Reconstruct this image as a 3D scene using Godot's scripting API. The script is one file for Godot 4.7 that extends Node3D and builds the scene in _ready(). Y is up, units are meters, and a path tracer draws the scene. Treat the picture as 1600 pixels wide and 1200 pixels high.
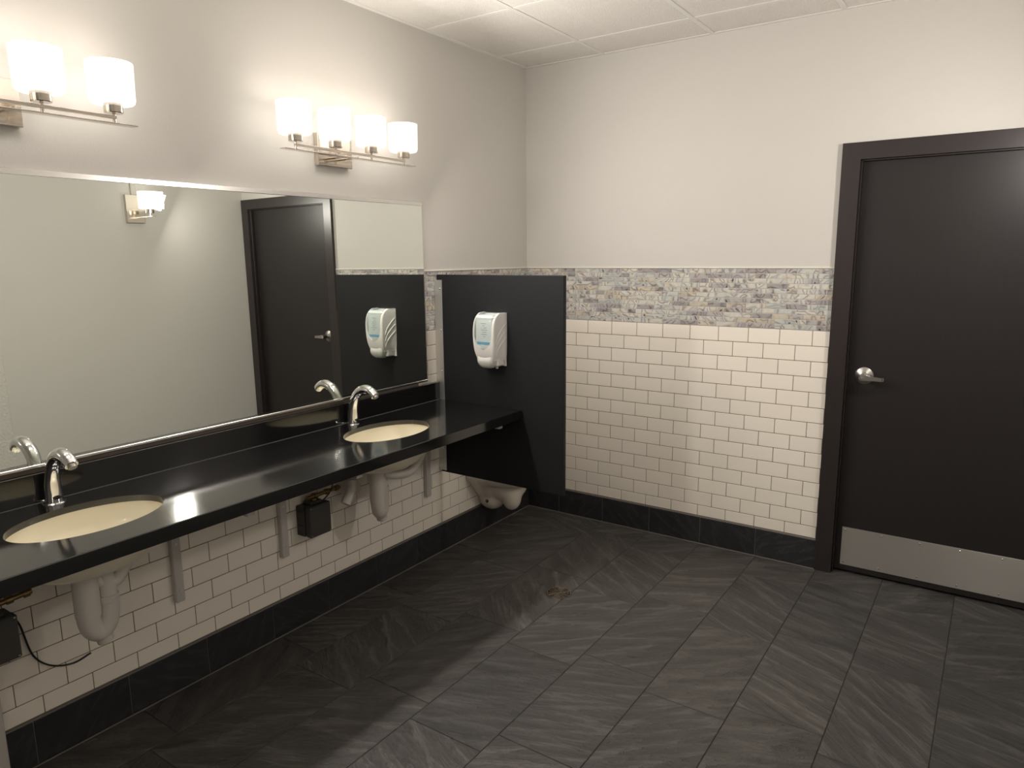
extends Node3D
# A public washroom: vanity counter on the left wall, urinal screen, tiled back wall with a dark door.
# Axes: left wall tile face is x = 0, back wall tile face is z = 0, floor is y = 0; metres.

const ROOM_X := 2.88
const ROOM_Z := 5.40
const CEIL := 2.708
const COUNTER := 0.865
const LAMP_COLOR := Color(1.0, 0.970, 0.940)

var M := {}
var used := {}
var rng := RandomNumberGenerator.new()
var uv_scale := Vector2(1, 1)
var uv_turn := 0.0
var uv_shift := Vector2.ZERO
var cache := {}

# ------------------------------------------------------------------ helpers
func numbered(called: String) -> String:
	if not used.has(called):
		used[called] = 0
		return called
	used[called] += 1
	return "%s_%03d" % [called, used[called]]

func begin() -> SurfaceTool:
	var st := SurfaceTool.new()
	st.begin(Mesh.PRIMITIVE_TRIANGLES)
	return st

func planar(p: Vector3, n: Vector3) -> Vector2:
	var a := n.abs()
	var q: Vector2
	if a.y >= a.x and a.y >= a.z:
		q = Vector2(p.x, p.z)
	elif a.x >= a.z:
		q = Vector2(p.z, p.y)
	else:
		q = Vector2(p.x, p.y)
	q = q.rotated(uv_turn)
	return Vector2(q.x * uv_scale.x, q.y * uv_scale.y) + uv_shift

func vert(st: SurfaceTool, p: Vector3, n: Vector3) -> void:
	st.set_normal(n)
	st.set_uv(planar(p, n))
	st.add_vertex(p)

func tri(st: SurfaceTool, a: Vector3, b: Vector3, c: Vector3, na: Vector3, nb: Vector3, nc: Vector3) -> void:
	var w := (a - c).cross(a - b)
	if w.length_squared() < 1e-16:
		return
	vert(st, a, na)
	if w.dot(na + nb + nc) >= 0.0:
		vert(st, b, nb)
		vert(st, c, nc)
	else:
		vert(st, c, nc)
		vert(st, b, nb)

func flat(st: SurfaceTool, pts: Array, n: Vector3) -> void:
	for i in range(1, pts.size() - 1):
		tri(st, pts[0], pts[i], pts[i + 1], n, n, n)

func quad(st: SurfaceTool, a: Vector3, b: Vector3, c: Vector3, d: Vector3, toward: Vector3) -> void:
	var n := (c - a).cross(d - b)
	if n.length_squared() < 1e-18:
		n = toward
	n = n.normalized()
	if n.dot(toward) < 0.0:
		n = -n
	flat(st, [a, b, c, d], n)

# A box with chamfered edges: 44 triangles.
func bbox(st: SurfaceTool, c: Vector3, s: Vector3, b := 0.002, basis := Basis()) -> void:
	var h := s * 0.5
	b = minf(b, minf(h.x, minf(h.y, h.z)) * 0.9)
	var ax := [Vector3(1, 0, 0), Vector3(0, 1, 0), Vector3(0, 0, 1)]
	for k in 3:
		var u: Vector3 = ax[(k + 1) % 3]
		var v: Vector3 = ax[(k + 2) % 3]
		var hu: float = h[(k + 1) % 3]
		var hv: float = h[(k + 2) % 3]
		for sg in [-1.0, 1.0]:
			var o: Vector3 = ax[k] * h[k] * sg
			var p := []
			for q in [[-1, -1], [1, -1], [1, 1], [-1, 1]]:
				p.append(c + basis * (o + u * (hu - b) * q[0] + v * (hv - b) * q[1]))
			flat(st, p, (basis * (ax[k] * sg)).normalized())
			# chamfers along v on both u sides, once for each pair
			for su in [-1.0, 1.0]:
				var e1: Vector3 = o + u * (hu - b) * su
				var e2: Vector3 = ax[k] * (h[k] - b) * sg + u * hu * su
				var w: Vector3 = v * (hv - b)
				flat(st, [c + basis * (e1 - w), c + basis * (e1 + w), c + basis * (e2 + w), c + basis * (e2 - w)], (basis * (ax[k] * sg + u * su)).normalized())
	for sx in [-1.0, 1.0]:
		for sy in [-1.0, 1.0]:
			for sz in [-1.0, 1.0]:
				var d := Vector3(sx, sy, sz)
				var pa := c + basis * (Vector3(h.x, h.y - b, h.z - b) * d)
				var pb := c + basis * (Vector3(h.x - b, h.y, h.z - b) * d)
				var pc := c + basis * (Vector3(h.x - b, h.y - b, h.z) * d)
				flat(st, [pa, pb, pc], (basis * d).normalized())

func box_between(st: SurfaceTool, lo: Vector3, hi: Vector3, b := 0.002) -> void:
	bbox(st, (lo + hi) * 0.5, hi - lo, b)

# Revolve a profile [(radius, height), ...] about the axis through at.
func lathe(st: SurfaceTool, at: Vector3, profile: Array, basis := Basis(), seg := 32, sx := 1.0, sz := 1.0, smooth := false) -> void:
	for i in range(profile.size() - 1):
		var a: Vector2 = profile[i]
		var b: Vector2 = profile[i + 1]
		var d := b - a
		var n2 := Vector2(d.y, -d.x).normalized()
		var na2 := n2
		var nb2 := n2
		if smooth:
			if i > 0:
				var e: Vector2 = a - profile[i - 1]
				na2 = (n2 + Vector2(e.y, -e.x).normalized()).normalized()
			if i < profile.size() - 2:
				var e2: Vector2 = profile[i + 2] - b
				nb2 = (n2 + Vector2(e2.y, -e2.x).normalized()).normalized()
		for k in seg:
			var t0 := TAU * k / seg
			var t1 := TAU * (k + 1) / seg
			var P := []
			var N := []
			for q in [[a, na2, t0], [b, nb2, t0], [b, nb2, t1], [a, na2, t1]]:
				var r: Vector2 = q[0]
				var m: Vector2 = q[1]
				var t: float = q[2]
				P.append(at + basis * Vector3(r.x * cos(t) * sx, r.y, r.x * sin(t) * sz))
				N.append((basis * Vector3(m.x * cos(t) / sx, m.y, m.x * sin(t) / sz)).normalized())
			tri(st, P[0], P[1], P[2], N[0], N[1], N[2])
			tri(st, P[0], P[2], P[3], N[0], N[2], N[3])

func smooth_path(pts: Array, per := 6) -> Array:
	var out := []
	for i in range(pts.size() - 1):
		var p0: Vector3 = pts[maxi(i - 1, 0)]
		var p1: Vector3 = pts[i]
		var p2: Vector3 = pts[i + 1]
		var p3: Vector3 = pts[mini(i + 2, pts.size() - 1)]
		for k in per:
			var t := float(k) / per
			out.append(0.5 * ((2.0 * p1) + (p2 - p0) * t + (2.0 * p0 - 5.0 * p1 + 4.0 * p2 - p3) * t * t + (3.0 * p1 - p0 - 3.0 * p2 + p3) * t * t * t))
	out.append(pts[-1])
	return out

func lerp_list(v: Array, t: float) -> float:
	var f := t * (v.size() - 1)
	var i := clampi(int(f), 0, v.size() - 2)
	return lerpf(v[i], v[i + 1], f - i)

# Tube of varying radius along a path, capped; flatten squashes it across its first side axis.
func tube(st: SurfaceTool, path: Array, radii: Array, seg := 14, flatten := 1.0) -> void:
	var rings := []
	var norms := []
	var side := Vector3.ZERO
	for i in path.size():
		var d: Vector3 = (path[mini(i + 1, path.size() - 1)] - path[maxi(i - 1, 0)]).normalized()
		if side == Vector3.ZERO:
			side = d.cross(Vector3(0.13, 0.21, 0.97)).normalized()
			if absf(d.z) > 0.9:
				side = d.cross(Vector3.UP).normalized()
		side = (side - d * side.dot(d)).normalized()
		var up := d.cross(side).normalized()
		var r := lerp_list(radii, float(i) / maxf(1.0, path.size() - 1))
		var ring := []
		var nr := []
		for k in seg:
			var t := TAU * k / seg
			var n := side * cos(t) + up * sin(t)
			ring.append(path[i] + side * cos(t) * r * flatten + up * sin(t) * r)
			nr.append(n)
		rings.append(ring)
		norms.append(nr)
	for i in range(path.size() - 1):
		for k in seg:
			var j := (k + 1) % seg
			tri(st, rings[i][k], rings[i + 1][k], rings[i + 1][j], norms[i][k], norms[i + 1][k], norms[i + 1][j])
			tri(st, rings[i][k], rings[i + 1][j], rings[i][j], norms[i][k], norms[i + 1][j], norms[i][j])
	flat(st, rings[0], (path[0] - path[1]).normalized())
	flat(st, rings[-1], (path[-1] - path[-2]).normalized())

# Smooth surface over rows of points; its normals face toward.
func sheet(st: SurfaceTool, g: Array, toward: Vector3) -> void:
	var nr := []
	for i in g.size():
		var row := []
		for k in g[i].size():
			var du: Vector3 = g[i][mini(k + 1, g[i].size() - 1)] - g[i][maxi(k - 1, 0)]
			var dv: Vector3 = g[mini(i + 1, g.size() - 1)][k] - g[maxi(i - 1, 0)][k]
			var n := du.cross(dv)
			n = n.normalized() if n.length_squared() > 1e-16 else toward
			row.append(n)
		nr.append(row)
	var mid: Vector3 = nr[g.size() / 2][g[0].size() / 2]
	var sg := 1.0 if mid.dot(toward) >= 0.0 else -1.0
	for i in g.size() - 1:
		for k in g[i].size() - 1:
			tri(st, g[i][k], g[i + 1][k], g[i + 1][k + 1], nr[i][k] * sg, nr[i + 1][k] * sg, nr[i + 1][k + 1] * sg)
			tri(st, g[i][k], g[i + 1][k + 1], g[i][k + 1], nr[i][k] * sg, nr[i + 1][k + 1] * sg, nr[i][k + 1] * sg)

func obj(called: String, st: SurfaceTool, m: Material, parent: Node = self) -> MeshInstance3D:
	return inst(called, st.commit(), m, parent)

func inst(called: String, mesh: Mesh, m: Material, parent: Node = self) -> MeshInstance3D:
	var o := MeshInstance3D.new()
	o.name = numbered(called) if parent == self else called
	o.mesh = mesh
	o.material_override = m
	o.cast_shadow = GeometryInstance3D.SHADOW_CASTING_SETTING_ON
	parent.add_child(o, true)
	return o

func tag(o: Node, label: String, category: String, group := "") -> void:
	o.set_meta("label", label)
	o.set_meta("category", category)
	if group:
		o.set_meta("group", group)

func thing(called: String, label: String, category: String, at := Vector3.ZERO, group := "") -> Node3D:
	var o := Node3D.new()
	o.name = numbered(called)
	add_child(o)
	o.position = at
	tag(o, label, category, group)
	return o

func setting(called: String, label: String, category: String) -> Node3D:
	var o := thing(called, label, category)
	o.set_meta("kind", "structure")
	return o

func lamp(parent: Node3D, at: Vector3, energy: float, size: float) -> void:
	var l := OmniLight3D.new()
	l.name = "bulb_light"
	l.light_color = LAMP_COLOR
	l.light_energy = energy
	l.light_size = size
	l.omni_range = 12.0
	l.omni_attenuation = 2.0
	l.shadow_enabled = true
	parent.add_child(l, true)
	l.position = at

# The light of a lit shade or row of shades towards one side, as large as its glowing face.
func glow(parent: Node3D, at: Vector3, toward: Vector3, size: Vector2, energy: float) -> void:
	var l := AreaLight3D.new()
	l.name = "shade_light"
	l.light_color = LAMP_COLOR
	l.light_energy = energy
	l.area_size = size
	l.area_range = 12.0
	l.area_attenuation = 2.0
	l.shadow_enabled = true
	parent.add_child(l, true)
	l.transform = Transform3D(Basis.looking_at(toward, Vector3.UP if absf(toward.y) < 0.5 else Vector3.RIGHT), at)

# ------------------------------------------------------------------ materials
func lin(r: float, g: float, b: float) -> Color:
	return Color(r, g, b).linear_to_srgb()

func mat(called: String, c: Color, rough := 0.5, metal := 0.0) -> StandardMaterial3D:
	var m := StandardMaterial3D.new()
	m.resource_name = called
	m.albedo_color = c
	m.roughness = rough
	m.metallic = metal
	M[called] = m
	return m

func noise(seed_: int, freq: float, oct := 4, kind := FastNoiseLite.TYPE_SIMPLEX_SMOOTH) -> FastNoiseLite:
	var n := FastNoiseLite.new()
	n.seed = seed_
	n.noise_type = kind
	n.frequency = freq
	n.fractal_octaves = oct
	return n

func ntex(n: FastNoiseLite, size: int, ramp: Array = [], normal := 0.0) -> NoiseTexture2D:
	var t := NoiseTexture2D.new()
	t.width = size
	t.height = size
	t.seamless = true
	t.seamless_blend_skirt = 0.15
	t.noise = n
	if ramp:
		var g := Gradient.new()
		var off := PackedFloat32Array()
		var col := PackedColorArray()
		for e in ramp:
			off.append(e[0])
			col.append(e[1])
		g.offsets = off
		g.colors = col
		t.color_ramp = g
	if normal > 0.0:
		t.as_normal_map = true
		t.bump_strength = normal
	return t

func grey(v: float) -> Color:
	return Color(v, v, v)

func triplanar(m: StandardMaterial3D, s: float) -> void:
	m.uv1_triplanar = true
	m.uv1_world_triplanar = true
	m.uv1_scale = Vector3(s, s, s)

func materials() -> void:
	# painted drywall with a faint roller stipple
	var paint := mat("paint", lin(0.58, 0.558, 0.517), 0.62)
	paint.normal_enabled = true
	paint.normal_texture = ntex(noise(3, 0.06, 3), 512, [], 1.2)
	paint.normal_scale = 0.25
	triplanar(paint, 3.0)
	var rough_paint := mat("rough_paint", lin(0.61, 0.585, 0.54), 0.6)
	rough_paint.normal_enabled = true
	rough_paint.normal_texture = ntex(noise(8, 0.02, 4), 512, [], 9.0)
	rough_paint.normal_scale = 0.8
	triplanar(rough_paint, 4.0)
	# glazed ceramic tile: three close tones
	for k in 3:
		var f: float = [1.0, 0.985, 1.012][k]
		var t := mat("subway_%d" % k, lin(0.88 * f, 0.82 * f, 0.725 * f), 0.40)
		t.metallic_specular = 0.45
	mat("wall_grout", lin(0.18, 0.15, 0.12), 0.95)
	mat("mosaic_grout", lin(0.55, 0.53, 0.49), 0.9)
	mat("edge_trim", lin(0.72, 0.69, 0.62), 0.4)
	# printed glass mosaic: banded swirls under a clear face
	var sw := noise(21, 0.0042, 2)
	sw.fractal_type = FastNoiseLite.FRACTAL_PING_PONG
	sw.fractal_ping_pong_strength = 1.55
	sw.fractal_gain = 0.35
	sw.domain_warp_fractal_type = FastNoiseLite.DOMAIN_WARP_FRACTAL_NONE
	sw.domain_warp_enabled = true
	sw.domain_warp_amplitude = 45.0
	sw.domain_warp_frequency = 0.004
	var agate := ntex(sw, 1024, [[0.0, Color(0.22, 0.20, 0.21)], [0.06, Color(0.40, 0.38, 0.40)], [0.10, Color(0.72, 0.71, 0.69)], [0.24, Color(0.80, 0.79, 0.77)], [0.32, Color(0.60, 0.59, 0.60)], [0.36, Color(0.78, 0.77, 0.75)], [0.55, Color(0.84, 0.83, 0.80)], [0.66, Color(0.79, 0.75, 0.69)], [0.72, Color(0.50, 0.48, 0.49)], [0.75, Color(0.80, 0.79, 0.77)], [0.90, Color(0.86, 0.85, 0.83)], [0.96, Color(0.62, 0.60, 0.61)], [1.0, Color(0.36, 0.34, 0.36)]])
	var tints := [Color(0.98, 0.98, 0.97), Color(0.86, 0.85, 0.87), Color(0.93, 0.95, 0.95), Color(0.95, 0.92, 0.87), Color(0.78, 0.77, 0.79)]
	for k in tints.size():
		var g := mat("mosaic_%d" % k, tints[k], 0.16)
		g.albedo_texture = agate
	# slate-look porcelain: streaks come from stretched coordinates
	var sl := noise(5, 0.0034, 4)
	sl.fractal_type = FastNoiseLite.FRACTAL_RIDGED
	sl.fractal_gain = 0.55
	sl.domain_warp_enabled = true
	sl.domain_warp_amplitude = 55.0
	sl.domain_warp_frequency = 0.005
	var slate := ntex(sl, 1024, [[0.0, grey(0.70)], [0.30, grey(0.77)], [0.55, grey(0.80)], [0.68, grey(0.84)], [0.76, grey(1.0)], [0.82, grey(0.86)], [0.90, grey(0.98)], [1.0, grey(1.0)]])
	var slate_n := ntex(sl, 1024, [], 14.0)
	var cl := noise(15, 0.0052, 6)
	cl.fractal_gain = 0.62
	cl.domain_warp_enabled = true
	cl.domain_warp_amplitude = 70.0
	cl.domain_warp_frequency = 0.004
	var cleft := ntex(cl, 1024, [[0.0, grey(0.66)], [0.32, grey(0.74)], [0.48, grey(0.79)], [0.58, grey(0.82)], [0.64, grey(0.90)], [0.67, grey(0.84)], [0.80, grey(0.92)], [1.0, grey(1.0)]])
	var cleft_n := ntex(cl, 1024, [], 11.0)
	var tones := [Color(0.370, 0.360, 0.350), Color(0.352, 0.344, 0.336), Color(0.386, 0.374, 0.362)]
	for k in 6:
		var s := mat("slate_%d" % k, tones[k % 3], 0.52)
		s.albedo_texture = slate if k < 3 else cleft
		s.normal_enabled = true
		s.normal_texture = slate_n if k < 3 else cleft_n
		s.normal_scale = 1.2
		s.metallic_specular = 0.42
	for k in 2:
		var s := mat("slate_base_%d" % k, [Color(0.215, 0.215, 0.23), Color(0.195, 0.195, 0.21)][k], 0.5)
		s.albedo_texture = slate
		s.normal_enabled = true
		s.normal_texture = slate_n
		s.normal_scale = 0.35
	mat("floor_grout", lin(0.035, 0.032, 0.029), 0.95)
	mat("light_grout", lin(0.19, 0.172, 0.152), 0.9)
	# acoustic ceiling tile
	var ac := mat("ceiling_board", lin(0.78, 0.75, 0.70), 0.9)
	ac.albedo_texture = ntex(noise(31, 0.16, 3), 512, [[0.0, grey(0.86)], [0.36, grey(0.98)], [1.0, grey(1.0)]])
	ac.normal_enabled = true
	ac.normal_texture = ntex(noise(31, 0.16, 3), 512, [], 5.0)
	ac.normal_scale = 0.5
	triplanar(ac, 2.2)
	mat("ceiling_grid", lin(0.76, 0.74, 0.70), 0.5)
	# black quartz with pale flecks
	var q := mat("quartz", Color(1, 1, 1), 0.10)
	var fl := noise(41, 0.16, 1, FastNoiseLite.TYPE_CELLULAR)
	fl.cellular_return_type = FastNoiseLite.RETURN_CELL_VALUE
	fl.fractal_type = FastNoiseLite.FRACTAL_NONE
	q.albedo_texture = ntex(fl, 1024, [[0.0, grey(0.092)], [0.9965, grey(0.092)], [0.9985, grey(0.26)], [1.0, grey(0.42)]])
	q.metallic_specular = 0.68
	triplanar(q, 2.6)
	# dark laminate of the screen, pebbled
	var lam := mat("laminate", Color(0.135, 0.137, 0.142), 0.5)
	lam.metallic_specular = 0.3
	lam.normal_enabled = true
	lam.normal_texture = ntex(noise(51, 0.11, 3), 512, [], 5.0)
	lam.normal_scale = 0.35
	triplanar(lam, 6.0)
	# stained door veneer
	var vn := noise(61, 0.012, 4)
	var wood := mat("stained_wood", Color(0.165, 0.150, 0.150), 0.36)
	wood.metallic_specular = 0.43
	wood.albedo_texture = ntex(vn, 512, [[0.0, grey(0.92)], [0.5, grey(0.97)], [1.0, grey(1.0)]])
	wood.uv1_triplanar = true
	wood.uv1_world_triplanar = true
	wood.uv1_scale = Vector3(9.0, 0.7, 9.0)
	var fw := mat("frame_wood", Color(0.185, 0.160, 0.158), 0.33)
	fw.albedo_texture = wood.albedo_texture
	fw.uv1_triplanar = true
	fw.uv1_world_triplanar = true
	fw.uv1_scale = Vector3(9.0, 0.7, 9.0)
	# metals
	mat("chrome", lin(0.80, 0.80, 0.80), 0.06, 1.0)
	mat("nickel", lin(0.66, 0.60, 0.53), 0.14, 1.0)
	mat("satin_nickel", lin(0.50, 0.48, 0.45), 0.30, 1.0)
	var br := mat("brushed_steel", lin(0.58, 0.56, 0.53), 0.42, 1.0)
	br.anisotropy_enabled = true
	br.anisotropy = -0.85
	mat("aluminium", lin(0.72, 0.72, 0.71), 0.45, 1.0)
	mat("mirror_channel", lin(0.78, 0.76, 0.74), 0.24, 1.0)
	mat("mirror_glass", lin(0.84, 0.87, 0.82), 0.0, 1.0)
	mat("painted_steel", lin(0.52, 0.49, 0.455), 0.5)
	mat("brass", lin(0.27, 0.19, 0.09), 0.4, 1.0)
	mat("bronze", lin(0.20, 0.165, 0.125), 0.45, 1.0)
	# the rest
	mat("vitreous", lin(0.88, 0.82, 0.66), 0.12)
	mat("urinal_china", lin(0.66, 0.61, 0.53), 0.14)
	mat("white_plastic", lin(0.80, 0.775, 0.74), 0.34)
	mat("pale_plastic", lin(0.62, 0.615, 0.57), 0.4)
	mat("pipe_wrap", lin(0.62, 0.585, 0.53), 0.42)
	mat("yellowed_wrap", lin(0.50, 0.34, 0.13), 0.5)
	mat("box_plastic", lin(0.050, 0.048, 0.044), 0.5)
	mat("black_rubber", lin(0.012, 0.012, 0.013), 0.45)
	mat("hole_black", lin(0.006, 0.006, 0.006), 0.9)
	var gl := mat("shade_glass", lin(0.85, 0.83, 0.80), 0.25)
	gl.emission_enabled = true
	gl.emission = lin(1.0, 0.95, 0.87)
	gl.emission_energy_multiplier = 0.95
	var clear := mat("clear_cover", Color(0.86, 0.92, 0.93, 0.18), 0.06)
	clear.transparency = BaseMaterial3D.TRANSPARENCY_ALPHA
	mat("bottle", lin(0.55, 0.61, 0.58), 0.3)
	mat("blue_soap", lin(0.03, 0.27, 0.44), 0.25)
	mat("print_ink", lin(0.10, 0.13, 0.15), 0.6)
	mat("caulk", lin(0.20, 0.19, 0.18), 0.6)
	mat("dark_lens", lin(0.01, 0.01, 0.012), 0.08)

# ------------------------------------------------------------------ shared tile meshes
func tile_mesh(s: Vector3, b: float) -> ArrayMesh:
	var key := "%.4f %.4f %.4f %.4f" % [s.x, s.y, s.z, b]
	if not cache.has(key):
		var st := begin()
		bbox(st, Vector3.ZERO, s, b)
		cache[key] = st.commit()
	return cache[key]

# side "back": runs along x on z = 0; side "left": runs along z on x = 0
func wall_tiles(parent: Node3D, left: bool, first: float, pitch: float, from: float, to: float, low: float, high: float, skip: Callable) -> void:
	var top := 1.236
	for row in 14:
		var y1 := top - row * 0.078
		var y0 := maxf(y1 - 0.078, low)
		if y0 >= high or y1 - y0 < 0.01:
			continue
		var start := first + (0.5 * pitch if row % 2 == 1 else 0.0)
		start -= ceilf((start - from) / pitch) * pitch
		var a := start
		while a < to - 0.004:
			var p0 := maxf(a, from)
			var p1 := minf(a + pitch, to)
			a += pitch
			if p1 - p0 < 0.008 or skip.call((p0 + p1) * 0.5, (y0 + y1) * 0.5):
				continue
			var w := snappedf(p1 - p0 - 0.0030, 0.0005)
			var h := snappedf(y1 - y0 - 0.0030, 0.0005)
			var pos := Vector3(0, (y0 + y1) * 0.5, (p0 + p1) * 0.5) if left else Vector3((p0 + p1) * 0.5, (y0 + y1) * 0.5, 0)
			var s := Vector3(0.008, h, w) if left else Vector3(w, h, 0.008)
			pos += Vector3(-0.004, 0, 0) if left else Vector3(0, 0, -0.004)
			var o := inst("subway_tile", tile_mesh(s, 0.0012), M["subway_%d" % (rng.randi() % 3)], parent)
			o.position = pos

func mosaic(parent: Node3D, left: bool, from: float, to: float) -> void:
	for row in 12:
		var y := 1.236 + (row + 0.5) * 0.0254
		var a := from - rng.randf_range(0.0, 0.02) - (0.05 if row % 2 else 0.0)
		while a < to:
			var w := 0.101
			if rng.randf() < 0.22:
				w = 0.0505
			var p0 := maxf(a, from)
			var p1 := minf(a + w, to)
			a += w
			if p1 - p0 < 0.012:
				continue
			var st := begin()
			uv_scale = Vector2(1.15, 1.15)
			uv_turn = rng.randf() * TAU
			uv_shift = Vector2(rng.randf(), rng.randf())
			var l := p1 - p0 - 0.0026
			bbox(st, Vector3.ZERO, Vector3(0.008, 0.0226, l) if left else Vector3(l, 0.0226, 0.008), 0.001)
			var o := obj("mosaic_tile", st, M["mosaic_%d" % [0, 0, 0, 1, 2, 2, 3, 4][rng.randi() % 8]], parent)
			o.position = Vector3(-0.004, y, (p0 + p1) * 0.5) if left else Vector3((p0 + p1) * 0.5, y, -0.004)
	uv_scale = Vector2.ONE
	uv_turn = 0.0
	uv_shift = Vector2.ZERO

# ------------------------------------------------------------------ the room
func build_floor() -> void:
	var f := setting("floor", "dark slate-look plank tile floor with thin grout", "floor")
	var st := begin()
	box_between(st, Vector3(-0.15, -0.12, -0.30), Vector3(ROOM_X + 0.15, -0.0022, ROOM_Z + 0.15), 0.0)
	obj("grout_bed", st, M.floor_grout, f)
	var cols := [0.011, 0.24, 0.548, 0.857, 1.170, 1.482, 1.790, 2.093, 2.402, 2.71, 2.879]
	for c in cols.size() - 1:
		var cuts := []
		var z: float = 0.011 if cols[c + 1] < 1.8 else -0.10
		cuts.append(z)
		var off := 0.163 if c % 2 == 0 else 0.265
		for k in 12:
			var zz := off + k * 0.6065
			if zz > z + 0.02 and zz < ROOM_Z:
				cuts.append(zz)
		cuts.append(ROOM_Z)
		for k in cuts.size() - 1:
			var x0: float = cols[c]
			var x1: float = cols[c + 1]
			var z0: float = cuts[k]
			var z1: float = cuts[k + 1]
			var kind := rng.randi() % 6
			st = begin()
			uv_turn = [0.6, 0.65, 0.8, -0.4, 0.45, -0.75][rng.randi() % 6] + rng.randf_range(-0.2, 0.2)
			uv_scale = Vector2(0.36, 2.3) if kind < 3 else Vector2(0.50, 2.6)
			uv_shift = Vector2(rng.randf(), rng.randf())
			bbox(st, Vector3.ZERO, Vector3(x1 - x0 - 0.0036, 0.009, z1 - z0 - 0.0032), 0.0010)
			var o := obj("floor_tile", st, M["slate_%d" % kind], f)
			o.position = Vector3((x0 + x1) * 0.5, -0.0045, (z0 + z1) * 0.5)
	uv_scale = Vector2.ONE
	uv_turn = 0.0
	uv_shift = Vector2.ZERO
	st = begin()
	box_between(st, Vector3(0.0095, -0.002, 0.009), Vector3(0.0155, 0.0022, 3.60), 0.0008)
	obj("grout_line", st, M.light_grout, f)
	st = begin()
	box_between(st, Vector3(0.010, -0.002, 0.0095), Vector3(1.779, 0.0022, 0.0155), 0.0008)
	obj("grout_line", st, M.light_grout, f)

func base_course(called: String, left: bool, joints: Array, label: String) -> void:
	var b := setting(called, label, "baseboard")
	for i in joints.size() - 1:
		var p0: float = joints[i]
		var p1: float = joints[i + 1]
		var st := begin()
		uv_turn = [0.6, 0.9, -0.6, 2.3][rng.randi() % 4]
		uv_scale = Vector2(0.9, 3.2)
		uv_shift = Vector2(rng.randf(), rng.randf())
		var s := p1 - p0 - 0.003
		bbox(st, Vector3.ZERO, Vector3(0.009, 0.149, s) if left else Vector3(s, 0.149, 0.009), 0.0008)
		var o := obj("base_tile", st, M["slate_base_%d" % (rng.randi() % 2)], b)
		o.position = Vector3(0.0045, 0.0785, (p0 + p1) * 0.5) if left else Vector3((p0 + p1) * 0.5, 0.0785, 0.0045)
	uv_scale = Vector2.ONE
	uv_turn = 0.0
	uv_shift = Vector2.ZERO
	var st2 := begin()
	var last: float = joints[-1]
	if left:
		box_between(st2, Vector3(-0.002, 0.002, 0.0), Vector3(0.0062, 0.1575, last), 0.0005)
	else:
		box_between(st2, Vector3(0.0, 0.002, -0.002), Vector3(last, 0.1575, 0.0062), 0.0005)
	obj("grout_bed", st2, M.light_grout, b)

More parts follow.
